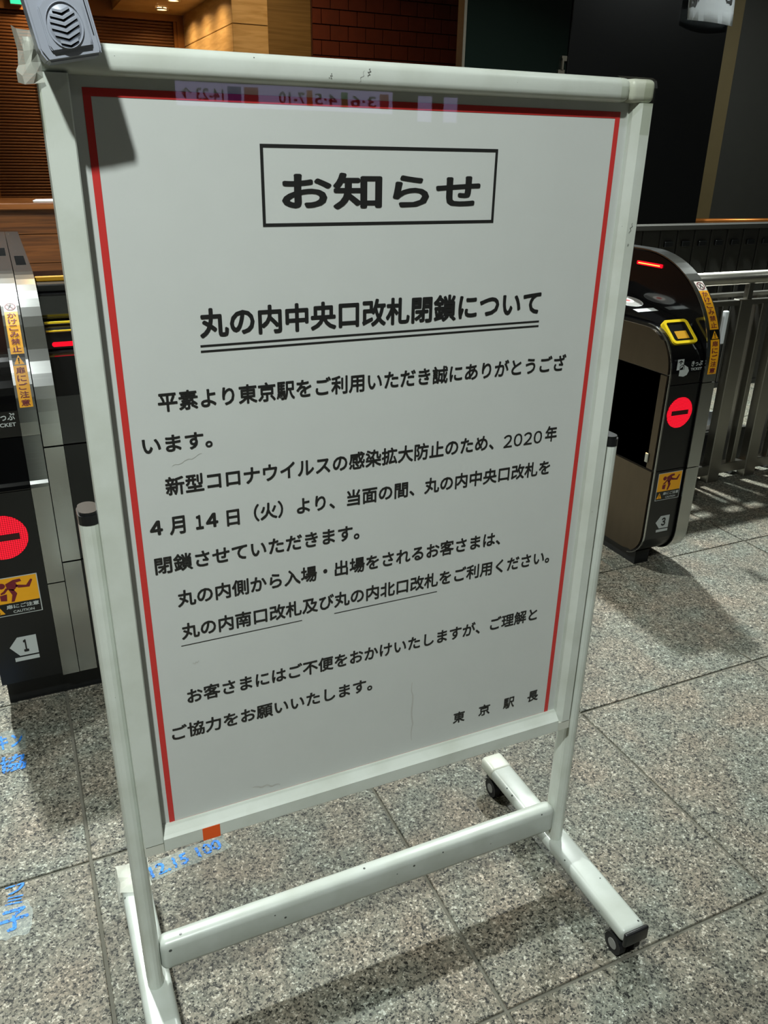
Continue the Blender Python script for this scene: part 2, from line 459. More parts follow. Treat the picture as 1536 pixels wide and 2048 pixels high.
# slabs of the concourse behind the camera, beyond what the photo can show singly
bm = bmesh.new()
for i in range(-9, 19):
    for j in list(range(-34, -3)):
        cx, cy = X0 + (i + .5) * PX, Y0 + (j + .5) * PY
        q = [(cx - (PX - J) / 2, cy - (PY - J) / 2), (cx + (PX - J) / 2, cy - (PY - J) / 2), (cx + (PX - J) / 2, cy + (PY - J) / 2), (cx - (PX - J) / 2, cy + (PY - J) / 2)]
        bm.faces.new([bm.verts.new((a, b, 0)) for a, b in q])
o = obj('floor_tile_field', bm, M['granite'], floor); o['kind'] = 'stuff'

ceil = obj('ceiling', joinb(box(-6, 12, -21, 6.2, 3.22, 3.3)), M['ceiling'])
tag(ceil, 'plain pale ceiling of the concourse', None, None, 'structure')
soffit = obj('ceiling', joinb(box(-6, 2.02, 6.2, 9.6, 2.78, 2.9), box(1.3, 2.02, 6.9, 9.4, 2.62, 2.78)), M['travertine'])
tag(soffit, 'lowered warm-lit soffit above the shutter alcove', None, None, 'structure')

wf = obj('wall_front', box(-6, 12, -21.2, -21, 0, 3.3), M['wall']); tag(wf, 'far beige wall behind the viewer', None, None, 'structure')
wl = obj('wall_left', box(-6.2, -6, -21, 11, 0, 3.3), M['wall']); tag(wl, 'beige side wall on the left', None, None, 'structure')

# back wall of the shutter alcove: lintel and jambs
wb = obj('wall_back', joinb(box(-6, -0.06, 9.0, 9.3, 0, 2.9), box(1.95, 2.02, 9.0, 9.3, 0, 2.9), box(-0.06, 1.95, 9.0, 9.3, 2.56, 2.9),
                            box(-6, 2.02, 9.3, 9.4, 0, 2.9), box(-6, 2.02, 6.12, 6.2, 2.78, 3.22)), M['trim'])
tag(wb, 'warm bronze surround of the brown roller shutter', None, None, 'structure')

# roller shutter
sh = thing('roller_shutter', (0.945, 9.05, 0), 'closed brown roller shutter of thin horizontal slats', 'shutter')
sp = prism([(9.075, -0.0145), (9.060, -0.013), (9.053, -0.004), (9.053, 0.006), (9.060, 0.013), (9.075, 0.0145)], -0.03, 1.92)
sl_me = bpy.data.meshes.new('slat'); sp.to_mesh(sl_me); sp.free(); sl_me.materials.append(M['shutter'])
for i in range(88):
    o = bpy.data.objects.new('slat', sl_me); COL.objects.link(o); o.location = (0, 0, 0.02 + i * 0.029); o.parent = sh
    o.matrix_parent_inverse = Matrix.Translation((-0.945, -9.05, 0))
for x in (-0.045, 1.935):
    obj('guide_rail', box(x - 0.02, x + 0.02, 9.02, 9.1, 0, 2.56, 0.004, 1), M['trim'], sh)

# green emergency exit sign on the lintel
ex = thing('exit_sign', (0.36, 8.95, 2.62), 'small green lit emergency exit sign above the shutter', 'exit sign')
obj('housing', box(0.335, 0.445, 8.94, 8.998, 2.592, 2.70, 0.004, 1), M['lamp_trim'], ex)
obj('lit_face', box(0.340, 0.440, 8.934, 8.94, 2.597, 2.695), M['exit_green'], ex)

# pale stone pillar (its left flank is washed by the alcove lamps) and the darker stone beside it
pil = thing('stone_pillar', (2.2, 7.9, 0), 'pale travertine pillar with a warm-lit flank beside the shutter alcove', 'pillar')
for z0, z1 in ((0, 1.16), (1.166, 2.33), (2.336, 3.22)):
    obj('stone_block', box(2.02, 2.34, 7.0, 9.0, z0, z1, 0.003, 1), M['travertine'], pil)
tp = obj('stone_wall', box(2.34, 2.76, 7.05, 9.0, 0, 3.22, 0.004, 1), M['tan_stone'])
tag(tp, 'dim tan stone pier between the pale pillar and the brick wall', 'pier')

# brick wall
bw = obj('wall_right', box(2.76, 4.36, 7.06, 7.4, 0, 3.22), M['mortar']); tag(bw, 'dark red brick wall behind the notice stand', None, None, 'structure')
BWx, BHz = 0.176, 0.124
b0 = box(-BWx / 2 + .004, BWx / 2 - .004, 7.04, 7.10, -BHz / 2 + .004, BHz / 2 - .004, 0.002, 1)
bme = bpy.data.meshes.new('brick'); b0.to_mesh(bme); b0.free(); bme.materials.append(M['brick'])
b1 = box(-BWx / 4 + .004, BWx / 4 - .004, 7.04, 7.10, -BHz / 2 + .004, BHz / 2 - .004, 0.002, 1)
bmh = bpy.data.meshes.new('brick'); b1.to_mesh(bmh); b1.free(); bmh.materials.append(M['brick'])
for r in range(25):
    z = 0.062 + r * BHz + 0.03
    for c in range(9):
        if r % 2 == 0: xs = [(2.77 + BWx * (c + .5), bme)]
        else: xs = [(2.77 + BWx * (c + 1), bme)] if c < 8 else [(2.77 + BWx / 4, bmh), (2.77 + BWx * 8.75, bmh)]
        for x, me in xs:
            o = bpy.data.objects.new('brick', me); COL.objects.link(o); o.location = (x, random.uniform(-.003, .003), z); o.parent = bw
ed = obj('trim_1', box(4.36, 4.40, 7.0, 7.4, 0, 3.22, .003, 1), M['steel_dull']); tag(ed, 'slim metal edge trim at the end of the brick wall', None, None, 'structure')

# black cladded core to the right
kc = thing('black_partition', (3.7, 4.3, 0), 'tall glossy black partition standing behind the gates', 'partition')
obj('glass_panel', box(2.66, 3.42, 4.0, 4.07, 0.0, 3.22, .004, 1), M['dark_glass'], kc)
obj('glass_panel', box(3.428, 4.74, 4.0, 4.07, 0.0, 3.22, .004, 1), M['black_wall'], kc)
obj('edge_strip', box(2.64, 2.66, 3.99, 4.07, 0.0, 3.22, .002, 1), M['steel_dull'], kc)
lk = thing('reflection_bits', (3.36, 3.99, 1.87), 'tiny metal plates standing in for a reflection on the black partition above the stand', 'reflection')  # small plates imitate a reflection in the black glass
obj('reflection_plate', box(3.352, 3.40, 3.985, 3.998, 1.80, 1.835, .002, 1), M['steel_dull'], lk)
obj('reflection_bar', box(3.372, 3.384, 3.98, 3.998, 1.835, 1.90), M['steel_dull'], lk)
obj('reflection_plate', box(3.372, 3.41, 3.985, 3.998, 1.885, 1.915, .002, 1), M['steel_dull'], lk)

# paper notice on the partition
pn = thing('paper_notice', (4.52, 3.98, 2.2), 'white paper notice hanging on the black partition at the top right', 'notice')
bm = bmesh.new(); nx, nz = 10, 8; g = {}
for i in range(nx + 1):
    for j in range(nz + 1):
        u, v = i / nx, j / nz
        y = 3.985 - 0.05 * (1 - v) ** 2 * (0.4 + 0.6 * math.sin(math.pi * u)) - 0.004
        g[i, j] = bm.verts.new((4.31 + 0.41 * u + 0.02 * (1 - v), y, 2.165 + 0.62 * v + 0.012 * (1 - u) * (1 - v) ** 3))
for i in range(nx):
    for j in range(nz): bm.faces.new((g[i, j], g[i + 1, j], g[i + 1, j + 1], g[i, j + 1]))
bmesh.ops.solidify(bm, geom=bm.faces[:], thickness=0.0015)
obj('sheet', bm, M['notice'], pn, True)
def fnn(u, v, h): return (u, 3.985 - 0.012 - 0.02 * max(0, (2.5 - v)) - h, v)
text_on('調整中', (4.335, 4.70, 2.248, 2.385), fnn, M['ink'], 'lettering', pn, 0.02, h=0.012)

# olive pier and slate panels at the far right
wr = obj('wall_right', joinb(box(5.06, 5.27, 4.4, 4.8, 0, 3.22, .004, 1)), M['olive']); tag(wr, 'olive stone pier right of the black partition', None, None, 'structure')
ws = obj('wall_right', joinb(box(5.28, 6.4, 4.44, 4.8, 0, 3.22, .004, 1), box(6.41, 7.6, 4.44, 4.8, 0, 3.22, .004, 1), box(4.74, 5.06, 4.5, 4.8, 0, 3.22)), M['slate'])
tag(ws, 'dark slate wall panels at the far right', None, None, 'structure')

# wooden counter beyond the gates
ct = thing('wooden_counter', (-0.3, 5.2, 0), 'brown wooden counter front of wide horizontal boards beyond the left gate', 'counter')
for i, (z0, z1) in enumerate(((0.10, 0.40), (0.404, 0.62), (0.624, 0.80), (0.804, 0.955))):
    obj('board', box(-2.2, 1.2, 5.0, 5.03, z0, z1, .002, 1), M['oak'], ct)
obj('worktop', box(-2.25, 1.25, 4.96, 5.6, 0.955, 0.995, .006, 2), M['oak_top'], ct)
obj('plinth', box(-2.2, 1.2, 5.04, 5.5, 0.0, 0.10), M['satin_black'], ct)
obj('carcass', box(-2.2, 1.2, 5.03, 5.55, 0.10, 0.955), M['slate'], ct)
ls = thing('glowing_strip', (0.24, 5.02, 0.995), 'short cold white glowing strip lying on the wooden counter', 'light')  # thin emissive bar resting on the worktop
obj('strip_body', box(0.13, 0.40, 5.03, 5.06, 0.995, 1.004), M['lamp_trim'], ls)
obj('strip_glow', prism([(0.13, 1.004), (0.15, 1.012), (0.40, 1.015), (0.40, 1.004)], 5.03, 5.06, 'y'), M['cold_glow'], ls)

# ------------------------------------------------------------------ ceiling lamps
def lamp(spec, warm=False):
    x, y, z, watt, colr, dia, label = spec
    t = thing('ceiling_downlight', (x, y, z), label, 'lamp', 'warm alcove downlights' if warm else 'concourse ceiling downlights')
    zc = z + 0.012
    n = 32; ro, ri = dia * 0.72, dia * 0.52
    bm = bmesh.new()
    prof = [(ri, z + 0.02), (ri, z - 0.004), (ro, z - 0.004), (ro, z + 0.004)]
    rings = [[bm.verts.new((x + r * math.cos(2 * math.pi * k / n), y + r * math.sin(2 * math.pi * k / n), h)) for k in range(n)] for r, h in prof]
    for a, b in zip(rings, rings[1:]):
        for k in range(n): bm.faces.new((a[k], a[(k + 1) % n], b[(k + 1) % n], b[k]))
    obj('trim_ring', bm, M['lamp_trim'], t, True)
    obj('lens', disc((x, y, z + 0.012), ri, 'z', 0.004), M['lens_warm' if warm else 'lens'], t)
    ld = bpy.data.lights.new('lamp_light', 'AREA'); ld.shape = 'DISK'; ld.size = dia; ld.energy = watt; ld.color = colr
    ld.spread = math.radians(118 if 1.5 < y < 3 and x < 5 else 150)
    lo = bpy.data.objects.new('lamp_light', ld); COL.objects.link(lo); lo.parent = t; lo.location = (0, 0, -0.006)
for s in LAMPS: lamp(s)
for s in WARM_LAMPS: lamp(s, True)

# hanging direction sign far behind the viewer (seen as a reflection in the acrylic sheet)
hs = thing('direction_sign', (6.8, -19.9, 2.5), 'long lit platform direction sign hanging behind the viewer, mirrored in the acrylic', 'sign')
obj('housing', box(4.0, 9.55, -20.1, -19.92, 2.22, 2.80, .01, 1), M['sign_dark'], hs)
obj('lit_face', box(4.04, 9.5, -19.92, -19.9, 2.26, 2.76), M['sign_white'], hs)
def fns(u, v, h): return (9.5 - u, -19.9 + h, v)
for s, a, b in (('3·6', 0.45, 1.15), ('4·5', 1.5, 2.1), ('7-10', 2.35, 3.0), ('14-23', 4.35, 5.0), ('↑', 5.1, 5.35)):
    text_on(s, (a, b, 2.38, 2.64), fns, M['sign_dark'], 'lettering', hs, 0.02, h=0.004)
for c, a, b in (('sign_red', 0.1, 0.35), ('sign_green', 1.22, 1.4), ('sign_orange', 2.15, 2.3), ('sign_red', 3.5, 3.85), ('sign_blue', 3.92, 4.25)):
    obj('colour_field', box(9.5 - b, 9.5 - a, -19.9, -19.897, 2.34, 2.70), M[c], hs)

for a, lab in ((10.2, 'narrow lit panel behind the viewer, the one nearer the long direction sign'), (10.95, 'narrow lit panel behind the viewer, the one farther from the long direction sign')):
    lp_ = thing('lit_panel', (a + .21, -19.9, 2.1), lab, 'sign', 'narrow lit panels')
    obj('lit_face', box(a + .01, a + .41, -19.91, -19.9, 2.11, 2.71), M['sign_white'], lp_)
    obj('housing', box(a, a + .42, -20.0, -19.91, 2.1, 2.72, .01, 1), M['sign_dark'], lp_)

# ------------------------------------------------------------------ ticket gates
def ell(cy, cz, ry, rz, a0, a1, n=14):
    return [(cy + ry * math.cos(a0 + (a1 - a0) * i / n), cz + rz * math.sin(a0 + (a1 - a0) * i / n)) for i in range(n + 1)]
YE = 2.58
def arch_poly(yf, zb, rb):
    """tall side panel outline (y,z): rounded foot, upright front, quarter-ellipse shoulder, flat top, rounded rear"""
    p = ell(yf + rb, zb + rb, rb, rb, -math.pi / 2, -math.pi, 8) if rb > 0 else [(yf, zb)]
    p += ell(yf + 0.355, 0.72, 0.355, 0.316, math.pi, math.pi / 2, 18)
    p += ell(YE - 0.20, 0.836, 0.20, 0.20, math.pi / 2, 0, 8)
    p += [(YE, zb)]
    return p
class Path:
    def __init__(s, pts):
        s.p = [Vector(q) for q in pts]; s.c = [0.0]
        for a, b in zip(s.p, s.p[1:]): s.c.append(s.c[-1] + (b - a).length)
    def at(s, d):
        d = max(0, min(d, s.c[-1] - 1e-6)); i = 0
        while s.c[i + 1] < d: i += 1
        t = (s.p[i + 1] - s.p[i]).normalized(); q = s.p[i] + t * (d - s.c[i])
        return q, t, Vector((-t.y, t.x))
    def sz(s, z):
        for i in range(len(s.p) - 1):
            a, b = s.p[i], s.p[i + 1]
            if a.y <= z <= b.y and b.y > a.y: return s.c[i] + (z - a.y) / (b.y - a.y) * (b - a).length
        return s.c[-1]

def band(path, s0, s1, x0, x1, th=0.004, n=None):
    bm = bmesh.new(); k = n or max(2, int((s1 - s0) / 0.018))
    prev = None
    marks = sorted(set([s0, s1] + [c for c in path.c if s0 < c < s1]))
    for s in marks:
        q, t, nn = path.at(s)
        o = q + nn * th
        ring = [bm.verts.new((x0, q.x, q.y)), bm.verts.new((x0, o.x, o.y)), bm.verts.new((x1, o.x, o.y)), bm.verts.new((x1, q.x, q.y))]
        if prev:
            for a in range(4): bm.faces.new((prev[a], prev[(a + 1) % 4], ring[(a + 1) % 4], ring[a]))
        else: bm.faces.new(ring)
        prev = ring
    bm.faces.new(prev[::-1])
    bmesh.ops.recalc_face_normals(bm, faces=bm.faces[:])
    return bm

def arch_fn(path, xc):
    def f(u, v, h):
        q, t, n = path.at(v)
        return (xc + u, q.x + n.x * h, q.y + n.y * h)
    return f

def arch_sticker(path, xc, s_top, length, wd, parent, hb):
    """vertical sticker: pictogram, red-brown words on yellow, warning triangle, second words; top at arc length s_top"""
    f = arch_fn(path, xc); h0 = hb + 0.0006
    def strip(a, b, m, name):
        bm = bmesh.new(); prev = None; n = max(2, int((b - a) / 0.008))
        for i in range(n + 1):
            s = a + (b - a) * i / n
            r = [bm.verts.new(f(-wd / 2, s, h0)), bm.verts.new(f(wd / 2, s, h0))]
            if prev: bm.faces.new((prev[0], prev[1], r[1], r[0]))
            prev = r
        return obj(name, bm, m, parent)
    L = length
    s = s_top
    st = strip(s - 0.13 * L, s, M['sticker_white'], 'pictogram_sticker')
    c = s - 0.065 * L; r = 0.055 * L if 0.055 * L < wd * .42 else wd * .42
    obj('no_running_sign', flat(ring_polys(circ(0, c, r), circ(0, c, r * .82)) + [[(-r * .62, c + r * .5), (-r * .5, c + r * .62), (r * .62, c - r * .5), (r * .5, c - r * .62)]], f, h0 + .0006), M['maroon'], st)
    obj('running_figure', flat([circ(0.1 * r, c + .45 * r, r * .15, 10), [(-.1 * r, c + .3 * r), (.15 * r, c + .3 * r), (.2 * r, c - .1 * r), (-.2 * r, c - .1 * r)],
        [(-.2 * r, c - .1 * r), (0, c - .1 * r), (-.35 * r, c - .55 * r), (-.5 * r, c - .5 * r)], [(0, c - .1 * r), (.2 * r, c - .1 * r), (.45 * r, c - .5 * r), (.3 * r, c - .55 * r)]], f, h0 + .0005), M['ink'], st)
    s -= 0.13 * L
    y1 = strip(s - 0.46 * L, s, M['sticker'], 'warning_sticker')
    n = 6; ch = 0.44 * L / n
    for i, k in enumerate('かけこみ禁止'):
        a = s - .01 * L - i * ch
        text_on(k, (-wd * .34, wd * .34, a - ch * .90, a - ch * .08), f, M['maroon'], 'lettering', y1, 0.02, h0 + .0006)
    s -= 0.46 * L
    b = strip(s - 0.11 * L, s, M['satin_black'], 'triangle_sticker')
    obj('warning_triangle', flat([[(-wd * .38, s - .10 * L), (wd * .38, s - .10 * L), (0, s - .012 * L)]], f, h0 + .0004), M['sticker'], b)
    obj('exclamation_mark', flat([[(-wd * .04, s - .075 * L), (wd * .04, s - .075 * L), (wd * .06, s - .04 * L), (-wd * .06, s - .04 * L)], rect_poly(-wd * .045, wd * .045, s - .092 * L, s - .08 * L)], f, h0 + .0009), M['ink'], b)
    s -= 0.11 * L
    y2 = strip(s - 0.38 * L, s, M['sticker'], 'warning_sticker')
    n = 5; ch = 0.365 * L / n
    for i, k in enumerate('扉にご注意'):
        a = s - .01 * L - i * ch
        text_on(k, (-wd * .34, wd * .34, a - ch * .90, a - ch * .08), f, M['maroon'], 'lettering', y2, 0.02, h0 + .0006)

def front_fn(yf):
    return lambda u, v, h: (u, yf - h, v)

def no_entry(cx, cz, R, yf, parent, y_th=0.004):
    f = front_fn(yf)
    o = disc((cx, yf, cz), R, 'y', y_th, 48); d = obj('led_display', o, M['led'], parent)
    obj('dark_bar', flat([rect_poly(cx - R * .68, cx + R * .68, cz - R * .15, cz + R * .15)], front_fn(yf - y_th / 2), .0008), M['led_off'], d)
    return d

def caution(x0, x1, z0, z1, yf, parent):
    f = front_fn(yf); wd, ht = x1 - x0, z1 - z0
    def P(a, b): return (x0 + a * wd, z0 + b * ht)
    base = obj('caution_sticker', flat([rect_poly(x0, x1, z0, z1)], f, .0006), M['plate'], parent)
    obj('black_field', flat([rect_poly(x0 + .02 * wd, x1 - .02 * wd, z0 + .02 * ht, z0 + .33 * ht)], f, .0010), M['satin_black'], base)
    obj('yellow_field', flat([rect_poly(x0 + .02 * wd, x1 - .02 * wd, z0 + .33 * ht, z1 - .02 * ht)], f, .0010), M['sticker'], base)
    fig = [[P(.28 + .075 * math.cos(a), .80 + .075 * math.sin(a)) for a in [k * math.pi / 6 for k in range(12)]],
           [P(.36, .84), P(.52, .92), P(.66, .93), P(.68, .86), P(.56, .84), P(.60, .76), P(.50, .64), P(.38, .70)],
           [P(.54, .76), P(.60, .78), P(.76, .74), P(.86, .88), P(.90, .86), P(.82, .68), P(.60, .70)],
           [P(.40, .70), P(.50, .68), P(.56, .56), P(.48, .36), P(.42, .36), P(.46, .54)],
           [P(.36, .74), P(.40, .70), P(.32, .60), P(.24, .58), P(.24, .62), P(.30, .66)],
           [P(.22, .56), P(.36, .58), P(.34, .40), P(.22, .42)]]
    obj('falling_figure', flat(fig, f, .0014), M['maroon'], base)
    obj('warning_triangle', flat([[P(.04, .07), P(.26, .07), P(.15, .29)]], f, .0014), M['sticker'], base)
    obj('exclamation_mark', flat([[P(.14, .14), P(.16, .14), P(.165, .23), P(.135, .23)], [P(.135, .09), P(.165, .09), P(.165, .12), P(.135, .12)]], f, .0018), M['ink'], base)
    text_on('扉にご注意', (x0 + .30 * wd, x0 + .95 * wd, z0 + .18 * ht, z0 + .29 * ht), f, M['plate'], 'lettering', base, .03, .0015)
    text_on('CAUTION', (x0 + .42 * wd, x0 + .84 * wd, z0 + .06 * ht, z0 + .13 * ht), f, M['plate'], 'lettering', base, .02, .0015)

def number_plate(num, x0, x1, z0, z1, yf, parent):
    f = front_fn(yf); wd, ht = x1 - x0, z1 - z0
    def P(a, b): return (x0 + a * wd, z0 + b * ht)
    o = obj('number_plate', flat([[P(.32, 1), P(1, 1), P(1, .22), P(.32, .22), P(0, .62)]], f, .0008), M['plate'], parent)
    obj('underline_bar', flat([[P(.12, .16), P(1, .16), P(1, 0), P(.12, 0)]], f, .0008), M['plate'], o)
    hw = .09 if num == '１' else .16
    text_on(num, (x0 + (.58 - hw) * wd, x0 + (.58 + hw) * wd, z0 + .36 * ht, z0 + .88 * ht), f, M['ink'], 'lettering', o, .045, .0014)

def ticket_mark(x0, x1, z0, z1, yf, parent):
    """white hand-and-ticket mark with きっぷ TICKET beside it"""
    f = front_fn(yf); wd, ht = x1 - x0, z1 - z0
    def P(a, b): return (x0 + a * wd, z0 + b * ht)
    o = obj('ticket_mark', flat([[P(.02, 1), P(.26, 1), P(.26, .40), P(.02, .40)],
        [P(.14, .45), P(.30, .66), P(.44, .52), P(.50, .30), P(.44, .08), P(.32, 0), P(.14, .06)]], f, .0008), M['plate'], parent)
    obj('arrow_print', flat([[P(.12, .72), P(.16, .72), P(.16, .86), P(.22, .80), P(.22, .86), P(.14, .95), P(.06, .86), P(.06, .80), P(.12, .86)],
        [P(.13, .40), P(.15, .40), P(.15, .60), P(.22, .66), P(.28, .58), P(.28, .40), P(.30, .40), P(.30, .60), P(.22, .70), P(.13, .62)]], f, .0013), M['ink'], o)
    text_on('きっぷ', (x0 + .56 * wd, x0 + .98 * wd, z0 + .54 * ht, z0 + .84 * ht), f, M['plate'], 'lettering', o, .02, .0008)
    text_on('TICKET', (x0 + .56 * wd, x0 + .98 * wd, z0 + .30 * ht, z0 + .45 * ht), f, M['plate'], 'lettering', o, .02, .0008)

def slot_frame(xc, yc, zc, wd, ln, tilt, parent):
    """yellow rounded ring around a dark ticket mouth on a sloping surface"""
    ca, sa = math.cos(tilt), math.sin(tilt)
    def f(u, v, h): return (xc + u, yc + v * ca - h * sa, zc + v * sa + h * ca)
    def rr(a, b, r):
        pts = []
        for cx, cy, q in ((a - r, b - r, 0), (-a + r, b - r, 1), (-a + r, -b + r, 2), (a - r, -b + r, 3)):
            for i in range(5):
                t = math.pi / 2 * (q + i / 4); pts.append((cx + r * math.cos(t), cy + r * math.sin(t)))
        return pts
    O, I = rr(wd / 2, ln / 2, .014), rr(wd / 2 - .010, ln / 2 - .010, .008)
    bm = bmesh.new(); n = len(O)
    a = [bm.verts.new(f(*p, .004)) for p in O]; b = [bm.verts.new(f(*p, .004)) for p in I]
    c = [bm.verts.new(f(*p, -.012)) for p in O]; d = [bm.verts.new(f(*p, .001)) for p in I]
    for i in range(n):
        j = (i + 1) % n
        bm.faces.new((a[i], a[j], b[j], b[i])); bm.faces.new((c[i], c[j], a[j], a[i])); bm.faces.new((b[i], b[j], d[j], d[i]))
    bmesh.ops.recalc_face_normals(bm, faces=bm.faces[:])
    s = obj('ticket_slot', bm, M['yellow'], parent)
    obj('slot_mouth', flat([I], f, .0015), M['satin_black'], s)
    obj('slot_plate', flat([rect_poly(-wd * .24, wd * .24, -ln * .30, ln * .02)], f, .0025), M['ochre'], s)
    return s

# --- gate on the right, number 3
g3 = thing('ticket_gate', (1.845, 1.7, 0), 'black and steel ticket gate numbered 3 with a red no-entry display, right of the stand', 'ticket gate', 'automatic ticket gates')
XL, XM, XR, YF = 1.757, 1.887, 1.940, 0.950
low = ell(YF + .09, 0.045 + .09, .09, .09, -math.pi / 2, -math.pi, 8) + ell(YF + .13, 0.70, .13, .135, math.pi, math.pi / 2, 12) + [(YE - .02, .835), (YE - .02, .045)]
for nm, z0, z1, m in (('front_panel', .04, .3695, 'satin_black'), ('front_panel', .3725, .6605, 'satin_black'), ('front_panel', .6635, .9, 'gloss_black')):
    obj(nm, prism(clipz(low, z0, z1), XL + .004, XM), M[m], g3)
core = [(y + (0.004 if y < 1.5 else -.004), z) for y, z in low]
obj('core', prism([(y + .006, min(z, .83)) for y, z in low if True], XL + .006, XM - .002), M['satin_black'], g3)
# side plates facing the passage
def plate(z0, z1, m, nm, inset=.012):
    pl = [(y + inset if y < 1.5 else y - inset, z - (.010 if z > .8 else 0) + (.010 if z < .06 else 0)) for y, z in low]
    return obj(nm, prism(clipz(pl, z0, z1), XL - .002, XL + .004), M[m], g3)
plate(.04, .366, 'brown_panel', 'flank_panel'); plate(.374, .69, 'gloss_black', 'flank_panel', .04); plate(.695, .9, 'brown_panel', 'flank_panel')
plate(.374, .69, 'brown_panel', 'panel_edge', .012)
pth_low = Path(low[:-2])
obj('edge_trim', band(pth_low, .02, pth_low.c[-1], XL - .003, XL + .003, .0015), M['steel'], g3)
obj('seam', box(XL - .004, XL, 1.19, 1.193, .07, .36), M['slot_dark'], g3)
obj('latch', box(XL - .007, XL - .002, .985, 1.0, .392, .425, .002, 1), M['steel'], g3)
# tall panel and steel band
arch = arch_poly(YF - .006, .045, .09)
obj('tall_panel', prism([(y + (.004 if y < 1.5 else 0), z - (.004 if z > .9 else 0)) for y, z in arch], XM + .004, XR - .004), M['gloss_black'], g3)
pa = Path(arch[:-1])
for i, (a, b) in enumerate(((.0, pa.sz(.369)), (pa.sz(.372), pa.sz(.661)), (pa.sz(.664), pa.c[-1]))):
    obj('steel_band', band(pa, a, b, XM, XR, .004), M['steel'], g3, False)
arch_sticker(pa, (XM + XR) / 2 + .004, pa.sz(.958), .285, .036, g3, .004)
lb = obj('red_light_bar', box(XM - .001, XM + .004, 1.20, 1.325, .986, .998, .002, 1), M['led_bar'], g3)
obj('light_core', box(XM - .0018, XM - .0008, 1.21, 1.315, .9905, .9935), M['led_core'], lb)
# reader deck
dk = obj('reader_deck', prism([(1.07, .835), (1.12, .846), (1.45, .905), (2.2, .905), (2.3, .835)], XL + .022, XM), M['gloss_black'], g3)
sl_ = (.905 - .846) / .33
def deck(u, v, h): return (u, v, .846 + (v - 1.12) * sl_ + h)
obj('reader_disc', flat([[(1.822 + .046 * math.cos(a), 1.27 + .052 * math.sin(a)) for a in [k * math.pi / 20 for k in range(40)]]], deck, .0014), M['hub'], dk)
obj('reader_ring', flat([[(1.822 + .050 * math.cos(a), 1.27 + .056 * math.sin(a)) for a in [k * math.pi / 20 for k in range(40)]]], deck, .0009), M['plate'], dk)
obj('reader_centre', flat([circ(1.822, 1.27, .022)], deck, .0019), M['sticker_white'], dk)
obj('reader_dot', flat([circ(1.822, 1.27, .010)], deck, .0024), M['red_ink'], dk)
obj('reader_label', flat([rect_poly(1.782, 1.868, 1.165, 1.192)], deck, .0012), M['plate'], dk)
slot_frame(1.824, 1.010, .817, .100, .092, math.radians(41), g3)
ticket_mark(1.775, 1.884, .688, .745, YF, g3)
no_entry(1.820, .569, .051, YF, g3)
caution(1.777, 1.880, .263, .362, YF, g3)
number_plate('３', 1.798, 1.856, .142, .202, YF, g3)
obj('plinth', box(XL + .022, XR - .10, 1.0, 2.5, 0, .05), M['black_plastic'], g3)

# --- gate on the left, number 1
g1 = thing('ticket_gate', (-0.09, 1.7, 0), 'black and steel ticket gate numbered 1 with twin steel bands, at the left edge', 'ticket gate', 'automatic ticket gates')
A0, A1, A2, A3, A4 = -0.262, -0.121, -0.080, -0.036, 0.10
YB = 0.95
arch1 = arch_poly(YB + .002, .085, 0)
pu = Path(arch1[:-1])
# black low half with the sloping ledge
lowp = [(YB, .09), (YB, .595)] + ell(YB + .02, .600, .02, .02, math.pi, math.pi * .72, 2) + [(YB + .014, .640), (YB + .033, .713), (2.5, .713), (2.5, .09)]
obj('front_panel', prism(clipz(lowp, .09, .596), A0, A1), M['satin_black'], g1)
obj('ledge', prism(clipz(lowp, .598, .8), A0, A1), M['gloss_black'], g1)
upp = [(YB + .035, .715), (YB + .035, .775)] + ell(YB + .145, .775, .11, .11, math.pi, math.pi / 2, 10) + [(2.5, .885), (2.5, .715)]
obj('front_panel', prism(upp, A0, A1), M['gloss_black'], g1)
slot_frame(-0.175, YB + .085, .838, .115, .085, math.radians(52), g1)
ticket_mark(-0.235, -0.126, .722, .782, YB + .035, g1)
no_entry(-0.198, .487, .055, YB, g1)
caution(-0.252, -0.140, .281, .384, YB, g1)
number_plate('１', -0.229, -0.166, .150, .218, YB, g1)
# steel band with stickers: ledge piece below, arched piece above
bl = [(YB - .003, .085), (YB - .003, .595)] + ell(YB + .017, .600, .02, .02, math.pi, math.pi * .72, 2) + [(YB + .010, .640), (YB + .027, .7165), (YB + .2, .7165), (YB + .2, .085)]
obj('steel_band', prism(clipz(bl, .085, .348), A1 + .001, A2 - .001), M['steel'], g1)
obj('steel_band', prism(clipz(bl, .351, .716), A1 + .001, A2 - .001), M['steel'], g1)
arch2 = arch_poly(YB + .030, .085, 0); pu2 = Path(arch2[:-1])
obj('arched_panel', prism([(y + (.004 if y < 1.5 else 0), z - (.004 if z > .9 else 0)) for y, z in arch2], A1 + .003, A2 - .002), M['satin_black'], g1)
obj('steel_band', band(pu2, pu2.sz(.717), pu2.c[-1], A1 + .001, A2 - .001, .004), M['steel'], g1)
arch_sticker(pu2, (A1 + A2) / 2, pu2.sz(.985), .245, .028, g1, .004)
# second steel band
obj('arched_panel', prism([(y + (.004 if y < 1.5 else 0), z - (.004 if z > .9 else 0)) for y, z in arch1], A2 + .002, A3 - .002), M['satin_black'], g1)
for a, b in ((.0, pu.sz(.398)), (pu.sz(.402), pu.sz(.692)), (pu.sz(.696), pu.c[-1])):
    obj('steel_band', band(pu, a, b, A2 + .001, A3 - .001, .004), M['steel'], g1)
